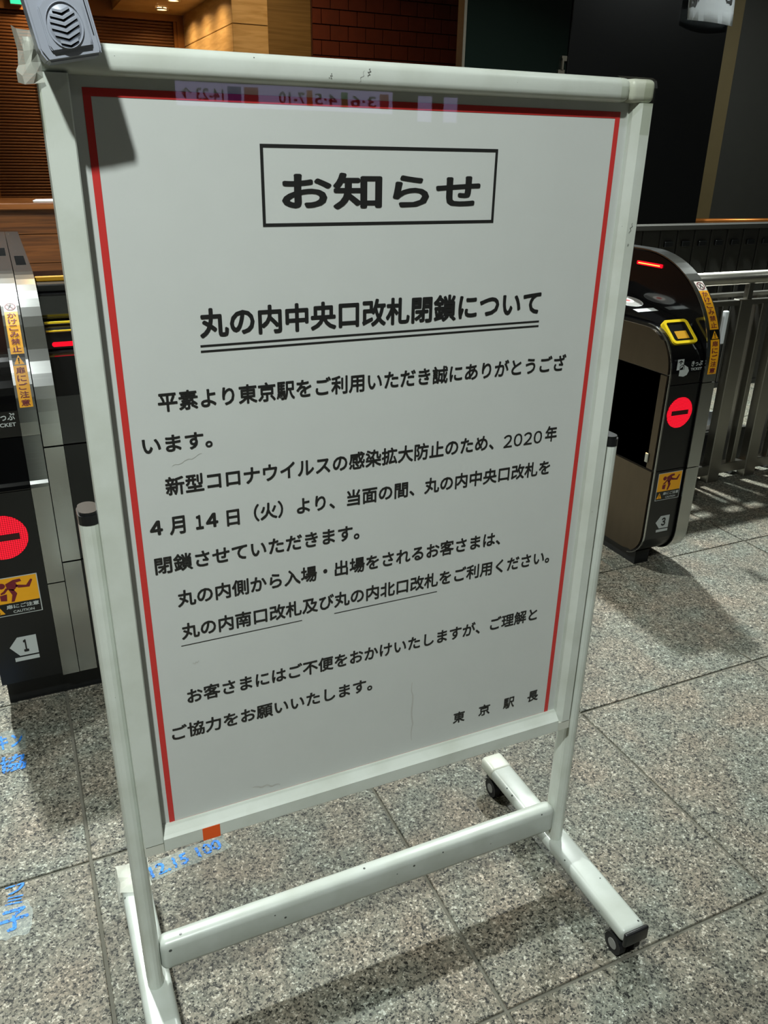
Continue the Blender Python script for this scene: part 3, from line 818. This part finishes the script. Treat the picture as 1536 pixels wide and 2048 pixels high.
# black half facing the next passage
rb = [(YB, .09), (YB, .70), (YB + .03, .80), (YB + .10, .875), (YB + .16, .885), (2.5, .885), (2.5, .09)]
for nm, z0, z1, m in (('front_panel', .09, .398, 'satin_black'), ('front_panel', .402, .692, 'satin_black'), ('front_panel', .696, .9, 'gloss_black')):
    obj(nm, prism(clipz(rb, z0, z1), A3, A4), M[m], g1)
obj('red_light_bar', box(A3 + .012, A4 - .01, 1.075, 1.085, .892, .902, .003, 1), M['led_bar'], g1)
obj('slot_edge', box(A3 + .004, A4 - .01, 1.12, 1.124, .9185, .9215), M['yellow'], g1)
obj('slot_edge', box(A3 + .004, A4 - .01, 1.15, 1.155, .932, .9365), M['yellow'], g1)
obj('slot_housing', prism([(1.09, .885), (1.12, .915), (1.16, .932), (1.30, .932), (1.30, .885)], A3, A4), M['gloss_black'], g1)
obj('display_glass', box(A3, A4, 1.20, 1.30, .932, .992, .003, 1), M['gloss_black'], g1)
obj('display_hood', box(A3, A4, 1.24, 1.34, .992, 1.011, .003, 1), M['satin_black'], g1)
obj('yellow_guide', box(A3 + .002, A4, 1.29, 1.30, 1.011, 1.0235, .002, 1), M['ochre'], g1)
obj('plinth', box(A0 + .006, A4, YB + .05, 2.5, 0, .09), M['black_plastic'], g1)
# sensor windows set in the steel tops
for x0, x1, y0 in ((A2 + .010, A3 - .010, 1.40), (A1 + .010, A2 - .010, 1.62)):
    obj('sensor_window', box(x0, x1, y0, y0 + .20, 1.0395, 1.0408, .0005, 1), M['slot_dark'], g1)

# ------------------------------------------------------------------ steel fence on the right
fe = thing('steel_fence', (3.2, 1.52, 0), 'steel barrier fence with round handrail and upright bars, right of gate 3', 'fence')
YFN = 1.52
obj('handrail', tube((2.1, YFN, .886), (5.2, YFN, .886), .026, 20), M['steel_bar'], fe)
obj('fence_rail', box(2.1, 5.2, YFN - .012, YFN + .012, .776, .798, .002, 1), M['steel_bar'], fe)
obj('fence_rail', box(2.1, 5.2, YFN - .02, YFN + .02, .036, .082, .003, 1), M['steel_bar'], fe)
for x in (2.42, 2.64, 2.86, 3.08, 3.30, 3.52):
    obj('upright', box(x - .034, x + .034, YFN - .022, YFN + .022, 0, .80, .003, 1), M['steel_bar'], fe)
for x in (2.53, 2.75, 2.97, 3.19, 3.41):
    obj('fence_bar', box(x - .013, x + .013, YFN - .016, YFN + .016, .08, .78, .002, 1), M['steel_bar'], fe)
for k in range(10):
    x = 2.476 + .11 * k
    obj('fence_bar', box(x - .027, x + .027, YFN + .055, YFN + .075, .04, .80, .002, 1), M['steel_bar'], fe)
obj('fence_rail', box(2.1, 5.2, YFN + .05, YFN + .08, .80, .815), M['steel_bar'], fe)
for x in (2.66, 3.3, 3.95):
    obj('rail_bracket', box(x - .014, x + .014, YFN - .012, YFN + .012, .79, .868, .002, 1), M['steel_bar'], fe)
wp = obj('card_holder', box(2.19, 2.208, 1.18, 1.196, .715, .832, .003, 1), M['notice'])
wp = wp
# white pad on the far side of gate 3
child(wp, g3)
# low black kerb just behind the fence, with a white sheet standing on it
kb = thing('black_kerb', (2.6, 1.7, 0), 'low black kerb block running behind the fence bars', 'kerb')
obj('kerb_block', box(2.15, 2.98, 1.66, 1.80, 0, .165, .004, 1), M['satin_black'], kb)
obj('cover_plate', box(2.15, 2.98, 1.66, 1.80, .165, .175, .002, 1), M['slate'], kb)
ln = thing('white_sheet', (2.8, 1.69, .175), 'small pale sheet of paper standing on the black kerb behind the fence', 'paper')
obj('sheet', box(2.72, 2.90, 1.690, 1.692, .195, .262), M['notice'], ln)
obj('sheet_holder', box(2.715, 2.905, 1.684, 1.700, .175, .195, .001, 1), M['sticker_white'], ln)
# barrier further back: dim panels with upright dividers and dark latch boxes
bb = thing('panel_barrier', (4.4, 2.75, 0), 'dim grey barrier of upright panels with dark latch boxes behind the fence', 'barrier')
for i in range(14):
    x = 3.02 + i * .125
    obj('panel', box(x, x + .115, 2.74, 2.77, .03, .955, .003, 1), M['slate'], bb)
    if i >= 2: obj('latch_box', box(x + .025, x + .085, 2.725, 2.74, .865, .895, .003, 1), M['satin_black'], bb)
    if 2 <= i < 8: obj('dark_window', box(x + .03, x + .09, 2.735, 2.74, .60, .68), M['satin_black'], bb)
obj('cap_rail', box(3.0, 4.8, 2.72, 2.80, .955, .985, .004, 1), M['slate'], bb)
obj('foot_rail', box(3.0, 4.8, 2.73, 2.79, 0, .03), M['satin_black'], bb)
cr_ = thing('copper_handrail', (5.6, 4.2, 0), 'thin copper coloured handrail in front of the slate wall', 'handrail')
obj('rail', tube((4.9, 4.2, .875), (7.4, 4.2, .855), .02, 14), M['copper'], cr_)
for x in (5.3, 6.2, 7.1): obj('rail_post', tube((x, 4.2, 0), (x, 4.2, .86), .012, 10), M['steel_dull'], cr_)

# ------------------------------------------------------------------ blue hand-written floor tape marks
def floor_mark(name, body, cx, cy, wd, ht, ang, label, film=True, bold=.03):
    t = thing(name, (cx, cy, 0.0005), label, 'floor marking', 'blue handwritten floor marks')
    ca, sa = math.cos(ang), math.sin(ang)
    def f(u, v, h): return (cx + u * ca - v * sa, cy + u * sa + v * ca, h)
    if film:
        pts = []
        for i in range(26):
            a = 2 * math.pi * i / 26
            r = 1 + random.uniform(-.10, .10)
            pts.append((max(-1, min(1, 1.3 * math.cos(a))) * wd * .60 * r, max(-1, min(1, 1.3 * math.sin(a))) * ht * .78 * r))
        obj('tape_film', flat([pts], f, .0008), M['film_clear'], t)
    text_on(body, (-wd / 2, wd / 2, -ht / 2, ht / 2), f, M['blue_ink'], 'handwriting', t, bold, .0014)
M['film_clear'] = mat('worn_floor_tape', (176, 190, 182), 0.4)
M['film_clear'].node_tree.nodes['Principled BSDF'].inputs['Alpha'].default_value = 0.26
def worn(m):
    """ink worn off in specks"""
    nt = m.node_tree; p = nt.nodes['Principled BSDF']; g = nt.nodes.new('ShaderNodeNewGeometry')
    n = nt.nodes.new('ShaderNodeTexNoise'); n.inputs['Scale'].default_value = 190; n.inputs['Detail'].default_value = 3
    nt.links.new(g.outputs['Position'], n.inputs['Vector'])
    cr = nt.nodes.new('ShaderNodeValToRGB'); cr.color_ramp.elements[0].position = .40; cr.color_ramp.elements[1].position = .52
    cr.color_ramp.elements[0].color = (0, 0, 0, 1); cr.color_ramp.elements[1].color = (1, 1, 1, 1)
    nt.links.new(n.outputs['Fac'], cr.inputs[0]); nt.links.new(cr.outputs[0], p.inputs['Alpha'])
worn(M['blue_ink'])
M['crumple'].node_tree.nodes['Principled BSDF'].inputs['Alpha'].default_value = 0.55
floor_mark('floor_writing', '12.15 100', 0.056, 0.318, .148, .030, math.radians(8), 'blue handwriting on worn tape on the floor below the orange sticker')
floor_mark('floor_writing', 'キン', -0.262, 0.84, .06, .055, 0, 'blue handwriting on a taped patch just in front of the left ticket gate')
floor_mark('floor_writing', '協', -0.258, 0.755, .06, .06, 0, 'second blue scrawl on the taped patch in front of the left ticket gate', False)
floor_mark('floor_writing', 'フ', -0.262, 0.372, .036, .022, 0, 'faint blue scrawl on the floor left of the stand, upper one', False)
floor_mark('floor_writing', 'ミ', -0.265, 0.345, .034, .022, 0, 'faint blue scrawl on the floor left of the stand, middle one', False)
floor_mark('floor_writing', '子', -0.266, 0.300, .05, .05, 0, 'faint blue scrawl on the floor left of the stand, lowest and largest', True)

# ------------------------------------------------------------------ the notice stand
st = thing('notice_stand', (0.335, 0.02, 0), 'white wheeled notice stand holding a large framed Japanese announcement', 'sign stand')
FY, BY = -0.018, 0.012
# frame
obj('frame_bar', joinb(box(-.040, .668, FY, BY, 1.3825, 1.4105, .009, 4)), M['white'], st, True)
obj('corner_cap', box(.6682, .7075, FY, BY, 1.3825, 1.4105, .008, 4), M['cream'], st, True)
obj('corner_cap', box(-.049, -.0395, FY - .0008, BY, 1.3815, 1.4115, .009, 4), M['cream'], st, True)
lp = [(-.0405, BY), (-.0405, FY + .002), (-.0385, FY), (-.014, FY), (-.0125, FY + .0015), (-.0125, BY)]
obj('frame_bar', prism(lp, .392, 1.3825, 'z'), M['white'], st)
rp = [(.7075, BY), (.7075, FY + .003), (.7045, FY), (.689, FY), (.6815, FY + .010), (.6815, BY)]
obj('frame_bar', prism(rp, .392, 1.3825, 'z'), M['white'], st)
bp = [(BY, .3725), (FY + .002, .3725), (FY, .375), (FY, .397), (FY + .004, .4005), (-.004, .4105), (BY, .4105)]
obj('frame_bar', prism(bp, -.0125, .6815), M['white'], st)
obj('corner_cap', box(-.0405, -.0127, FY + .001, BY, .3725, .3915, .001, 1), M['cream'], st)
obj('corner_cap', box(.6817, .7075, FY + .001, BY, .3725, .3915, .001, 1), M['cream'], st)
obj('backing_panel', box(-.036, .702, .004, .010, .378, 1.400), M['white'], st)
# poster with its printing
po = obj('poster', box(-.030, .698, -.0002, .0038, .380, 1.395), M['paper'], st)
po['label'] = 'white printed announcement with a red border and black Japanese text'
f0 = lambda u, v, h: (u, -.0002 - h, v)
RX0, RX1, RZ0, RZ1, RW = 0.0, .668, .403, 1.372, .0078
obj('red_border', flat(ring_polys(rect_poly(RX0, RX1, RZ0, RZ1), rect_poly(RX0 + RW, RX1 - RW, RZ0 + RW, RZ1 - RW)), f0, .0004), M['red_ink'], po)
TX0, TX1, TZ0, TZ1, TW = .1795, .4855, 1.238, 1.3245, .0036
obj('title_box', flat(ring_polys(rect_poly(TX0, TX1, TZ0, TZ1), rect_poly(TX0 + TW, TX1 - TW, TZ0 + TW, TZ1 - TW)), f0, .0004), M['ink'], po)
def line(body, x0, x1, zc, ht=.0248, bold=.024, name='text_line', space=1.0):
    o = text_on(body, (x0, x1, zc - ht / 2, zc + ht / 2), f0, M['ink'], name, po, bold, .0005, space=space)
    return o
line('お知らせ', .203, .463, 1.2760, .0400, .030, 'title_text')
line('丸の内中央口改札閉鎖について', .0985, .5705, 1.1335, .0345, .032, 'heading_text')
for z in (1.1072, 1.1008): obj('underline', flat([rect_poly(.098, .5705, z - .0012, z + .0012)], f0, .0005), M['ink'], po)
line('平素より東京駅をご利用いただき誠にありがとうござ', .043, .624, 1.0450)
line('います。', .020, .104, .9930, .0215)
line('新型コロナウイルスの感染拡大防止のため、', .042, .512, .9380)
for i, k in enumerate('２０２０'): line(k, .5285 + i * .0174, .5285 + i * .0174 + .0148, .9355, .0195, .012)
line('年', .601, .622, .9380)
line('４', .018, .034, .8850, .0200, .040); line('月', .042, .062, .8845)
line('１', .075, .085, .8840, .0200, .040); line('４', .088, .104, .8840, .0200, .040); line('日', .115, .132, .8830, .0225)
line('（火）より、当面の間、丸の内中央口改札を', .151, .616, .8845)
line('閉鎖させていただきます。', .019, .301, .8320)
line('丸の内側から入場・出場をされるお客さまは、', .043, .537, .7790)
line('丸の内南口改札及び丸の内北口改札をご利用ください。', .044, .634, .7285)
for a, b in ((.042, .213), (.262, .430)): obj('underline', flat([rect_poly(a, b, .7063, .7074)], f0, .0005), M['ink'], po)
line('お客さまにはご不便をおかけいたしますが、ご理解と', .043, .622, .6235)
line('ご協力をお願いいたします。', .017, .324, .5670)
for i, k in enumerate('東京駅長'):
    line(k, .473 + i * .0492, .473 + i * .0492 + .0225, .4535, .0225)
def wobble(x0, z0, x1, z1, wd, n=14):
    L_, R_ = [], []
    for i in range(n + 1):
        t = i / n; dx = .0012 * math.sin(5 * t * math.pi) + random.uniform(-.0006, .0006); q = wd * (.3 + .7 * math.sin(math.pi * t))
        nx, nz = -(z1 - z0), (x1 - x0); l = math.hypot(nx, nz); nx, nz = nx / l, nz / l
        cx, cz = x0 + (x1 - x0) * t + nx * dx, z0 + (z1 - z0) * t + nz * dx
        L_.append((cx - nx * q, cz - nz * q)); R_.append((cx + nx * q, cz + nz * q))
    return L_ + R_[::-1]
obj('stain', flat([wobble(.396, .433, .394, .549, .0014), wobble(.127, .431, .170, .421, .0016), wobble(.052, .963, .090, .975, .0005), wobble(.055, .675, .064, .677, .0009)], f0, .0003), M['stain'], po)
fb = lambda u, v, h: (u, FY - h, v)
obj('scuff', flat([wobble(.301, 1.394, .304, 1.402, .0007), wobble(.289, 1.385, .297, 1.400, .0002), wobble(.256, 1.390, .259, 1.395, .0006), wobble(.6935, 1.222, .697, 1.236, .0006), wobble(.694, 1.205, .695, 1.209, .0005)], fb, .0003), M['scuff'], st)
bm = box(-.030, .698, -.0062, -.0042, .385, 1.392)      # clear sheet: the face against the paper is left out
bmesh.ops.delete(bm, geom=[f for f in bm.faces if f.calc_center_median().y > -.0045], context='FACES')
obj('cover_sheet', bm, M['acrylic'], st)
# orange sticker on the bottom bar
obj('orange_sticker', box(.0435, .0695, FY - .0005, FY, .3732, .3965), M['orange'], st)
# posts
for x in (-.0500, .7335):
    cy = .0185
    obj('post', prism(stadium(x, cy, .025, .042), .074, .902, 'z'), M['white'], st, False)
    obj('post_cap', joinb(prism(stadium(x, cy, .0255, .0425), .902, .914, 'z'), prism(stadium(x, cy, .022, .038), .914, .918, 'z')), M['black_plastic'], st)
    s = 1 if x < 0 else -1
    obj('bracket', box(min(x + s * .012, x + s * .030), max(x + s * .012, x + s * .030), .012, .026, .40, .90), M['white'], st)
# cross rail and feet
obj('cross_rail', box(-.038, .7215, .002, .034, .099, .160, .0125, 5), M['chipped'], st, True)
for x in (-.0505, .7400):
    obj('foot_bar', box(x - .0255, x + .0255, -.222, .262, .046, .075, .010, 4), M['chipped'], st, True)
    obj('end_cap', box(x - .0262, x + .0262, -.230, -.2215, .045, .076, .004, 3), M['black_plastic'], st, True)
    obj('end_cap', box(x - .0262, x + .0262, .215, .270, .045, .0765, .010, 4), M['cream'], st, True)
    for y in (-.198, .226):
        c = obj('caster', joinb(box(x - .008, x + .008, y - .012, y + .012, .014, .046, .003, 1), disc((x, y, .0445), .013, 'z', .005, 16)), M['black_plastic'], st)
        for dx in (-.016, .016):
            wobj = obj('wheel', disc((x + dx, y, .0205), .0205, 'x', .013, 28), M['rubber'], c)
            obj('hub_cap', disc((x + dx + math.copysign(.0068, dx), y, .0205), .0105, 'x', .0012, 20), M['hub'], c)
        obj('wheel_hood', prism([(y + .023 * math.cos(a), .0205 + .023 * math.sin(a)) for a in [math.radians(20 + 14 * k) for k in range(11)]] +
                                [(y + .0215 * math.cos(a), .0205 + .0215 * math.sin(a)) for a in [math.radians(160 - 14 * k) for k in range(11)]], x - .024, x + .024), M['black_plastic'], c)
    # brake lever of the rear caster
    obj('brake_lever', box(x - .012, x + .012, .246, .262, .020, .028, .002, 1), M['black_plastic'], st)

# clear packing tape round the corners and the left rear foot
def sheet(name, pts, nu, m, parent, crumple=0.0, th=.0004):
    """rows of points -> thin sheet"""
    bm = bmesh.new()
    rows = [[bm.verts.new(Vector(p) + Vector([random.uniform(-1, 1) * crumple for _ in range(3)])) for p in r] for r in pts]
    for a, b in zip(rows, rows[1:]):
        for i in range(len(a) - 1): bm.faces.new((a[i], a[i + 1], b[i + 1], b[i]))
    return obj(name, bm, m, parent)
t = [[(x, FY - .0014, 1.381), (x, FY - .0016, 1.400), (x, FY + .002, 1.409), (x, -.008, 1.4125), (x, .012, 1.4126)] for x in (.650, .668, .690, .7075)]
sheet('clear_tape', t, 4, M['tape'], st)
t = [[(x, y, z) for z in (1.409, 1.395, 1.37, 1.345)] for x, y in ((.688, FY - .001), (.703, FY - .001), (.7085, FY + .004), (.7110, 0.0), (.7118, .010))]
sheet('clear_tape', t, 4, M['tape'], st, .0006)
t = [[(x, y, z) for z in (1.418, 1.400, 1.388, 1.380, 1.372)] for x, y in ((-.036, FY - .002), (-.044, FY - .005), (-.052, FY - .003), (-.056, FY + .006), (-.052, .012))]
sheet('crumpled_tape', t, 4, M['crumple'], st, .0028)
t = [[(x, y, z) for z in (1.384, 1.365, 1.345, 1.33)] for x, y in ((-.0395, FY - .001), (-.0422, FY + .002), (-.0425, .006))]
sheet('clear_tape', t, 4, M['tape'], st, .0006)
t = [[(-.0505 + a, y + .006 * math.sin(k * 2.1), z) for a, z in ((-.031, .040), (-.034, .062), (-.027, .080), (-.006, .0795), (.014, .079), (.027, .078))] for k, y in enumerate((.205, .228, .250, .276))]
sheet('crumpled_tape', t, 5, M['crumple'], st, .0035)

# ------------------------------------------------------------------ grey speaker unit at the top left corner
sp = thing('speaker_unit', (-0.010, -0.045, 1.393), 'grey plastic speaker unit with chevron grille taped to the stand top left corner', 'speaker')
ang = math.radians(11)
B0 = Vector((-.0100, 0, 1.3905))
def loc(u, v, y): return (B0.x + u * math.cos(ang) - v * math.sin(ang), y, B0.z + u * math.sin(ang) + v * math.cos(ang))
def lprism(poly, y0, y1, bev=0.0, seg=3):
    b = bmesh.new()
    A = [b.verts.new(loc(u, v, y0)) for u, v in poly]; Bv = [b.verts.new(loc(u, v, y1)) for u, v in poly]
    n = len(poly); b.faces.new(A); b.faces.new(Bv[::-1])
    for i in range(n): b.faces.new((A[i], Bv[i], Bv[(i + 1) % n], A[(i + 1) % n]))
    bmesh.ops.recalc_face_normals(b, faces=b.faces[:])
    if bev:
        bmesh.ops.bevel(b, geom=[e for e in b.edges], offset=bev, segments=seg, affect='EDGES')
    return b
W2, HT = .0265, .120
body = [(-W2 + .004, 0), (W2 - .002, .0), (W2, .004), (W2 - .001, HT - .01), (W2 - .008, HT), (-W2 + .006, HT), (-W2, HT - .008), (-W2 - .001, .010)]
obj('housing', lprism(body, -.068, -.0275, .0022), M['grey_plastic'], sp, False)
face = [(-.0165, .0075), (.0185, .0075), (.0195, .012), (.0195, .042), (.013, .0475), (-.012, .0475), (-.0185, .042), (-.0185, .012)]
fp = obj('face_plate', lprism(face, -.0712, -.066, .0012, 2), M['grey_plastic'], sp)
obj('face_plate', lprism([(-.017, .053), (.018, .053), (.018, HT - .012), (-.017, HT - .012)], -.0705, -.066, .0012, 2), M['grey_plastic'], sp)
for u in (-.006, .010): obj('screw_hole', lprism(circ(u, .0500, .0016, 10), -.0686, -.067), M['slot_dark'], sp)
GU, GV, GRX, GRY = .0000, .0262, .0150, .0175
def oval(k, n=36): return [(GU + GRX * k * math.cos(2 * math.pi * i / n), GV + GRY * k * math.sin(2 * math.pi * i / n)) for i in range(n)]
bm = bmesh.new()
prof = [(1.06, -.0712), (1.03, -.0726), (1.0, -.0712), (.97, -.0700), (.93, -.0712), (0.0001, -.0718)]
rings = [[bm.verts.new(loc(u, v, y)) for u, v in oval(k)] for k, y in prof]
for a, b in zip(rings, rings[1:]):
    for i in range(36): bm.faces.new((a[i], a[(i + 1) % 36], b[(i + 1) % 36], b[i]))
gr = obj('grille', bm, M['grey_plastic'], sp, True)
for i in range(6):
    zt = GV + .0105 - i * .0050      # tip of each chevron
    hw = GRX * .80 * math.sqrt(max(.15, 1 - ((zt + .0022 - GV) / (GRY * .92)) ** 2))
    rise = .0050 * hw / .011
    obj('grille_slot', lprism([(GU, zt - .0030), (GU + hw, zt - .0030 + rise), (GU + hw * .98, zt - .0024 + rise + .0003), (GU, zt - .0012),
                               (GU - hw * .98, zt - .0024 + rise + .0003), (GU - hw, zt - .0030 + rise)], -.07195, -.0712), M['slot_dark'], gr)
    obj('grille_rib', lprism([(GU, zt - .0012), (GU + hw, zt - .0024 + rise + .0003), (GU + hw, zt - .0008 + rise + .0006), (GU, zt + .0010),
                              (GU - hw, zt - .0008 + rise + .0006), (GU - hw, zt - .0024 + rise + .0003)], -.0728, -.0712), M['grey_plastic'], gr)
obj('groove', lprism([(.0222, .016), (.0230, .016), (.0224, .052), (.0216, .052)], -.0684, -.067), M['slot_dark'], sp)
obj('mounting_lug', box(-.022, .004, -.0275, -.0183, 1.394, 1.402, .001, 1), M['grey_plastic'], sp)
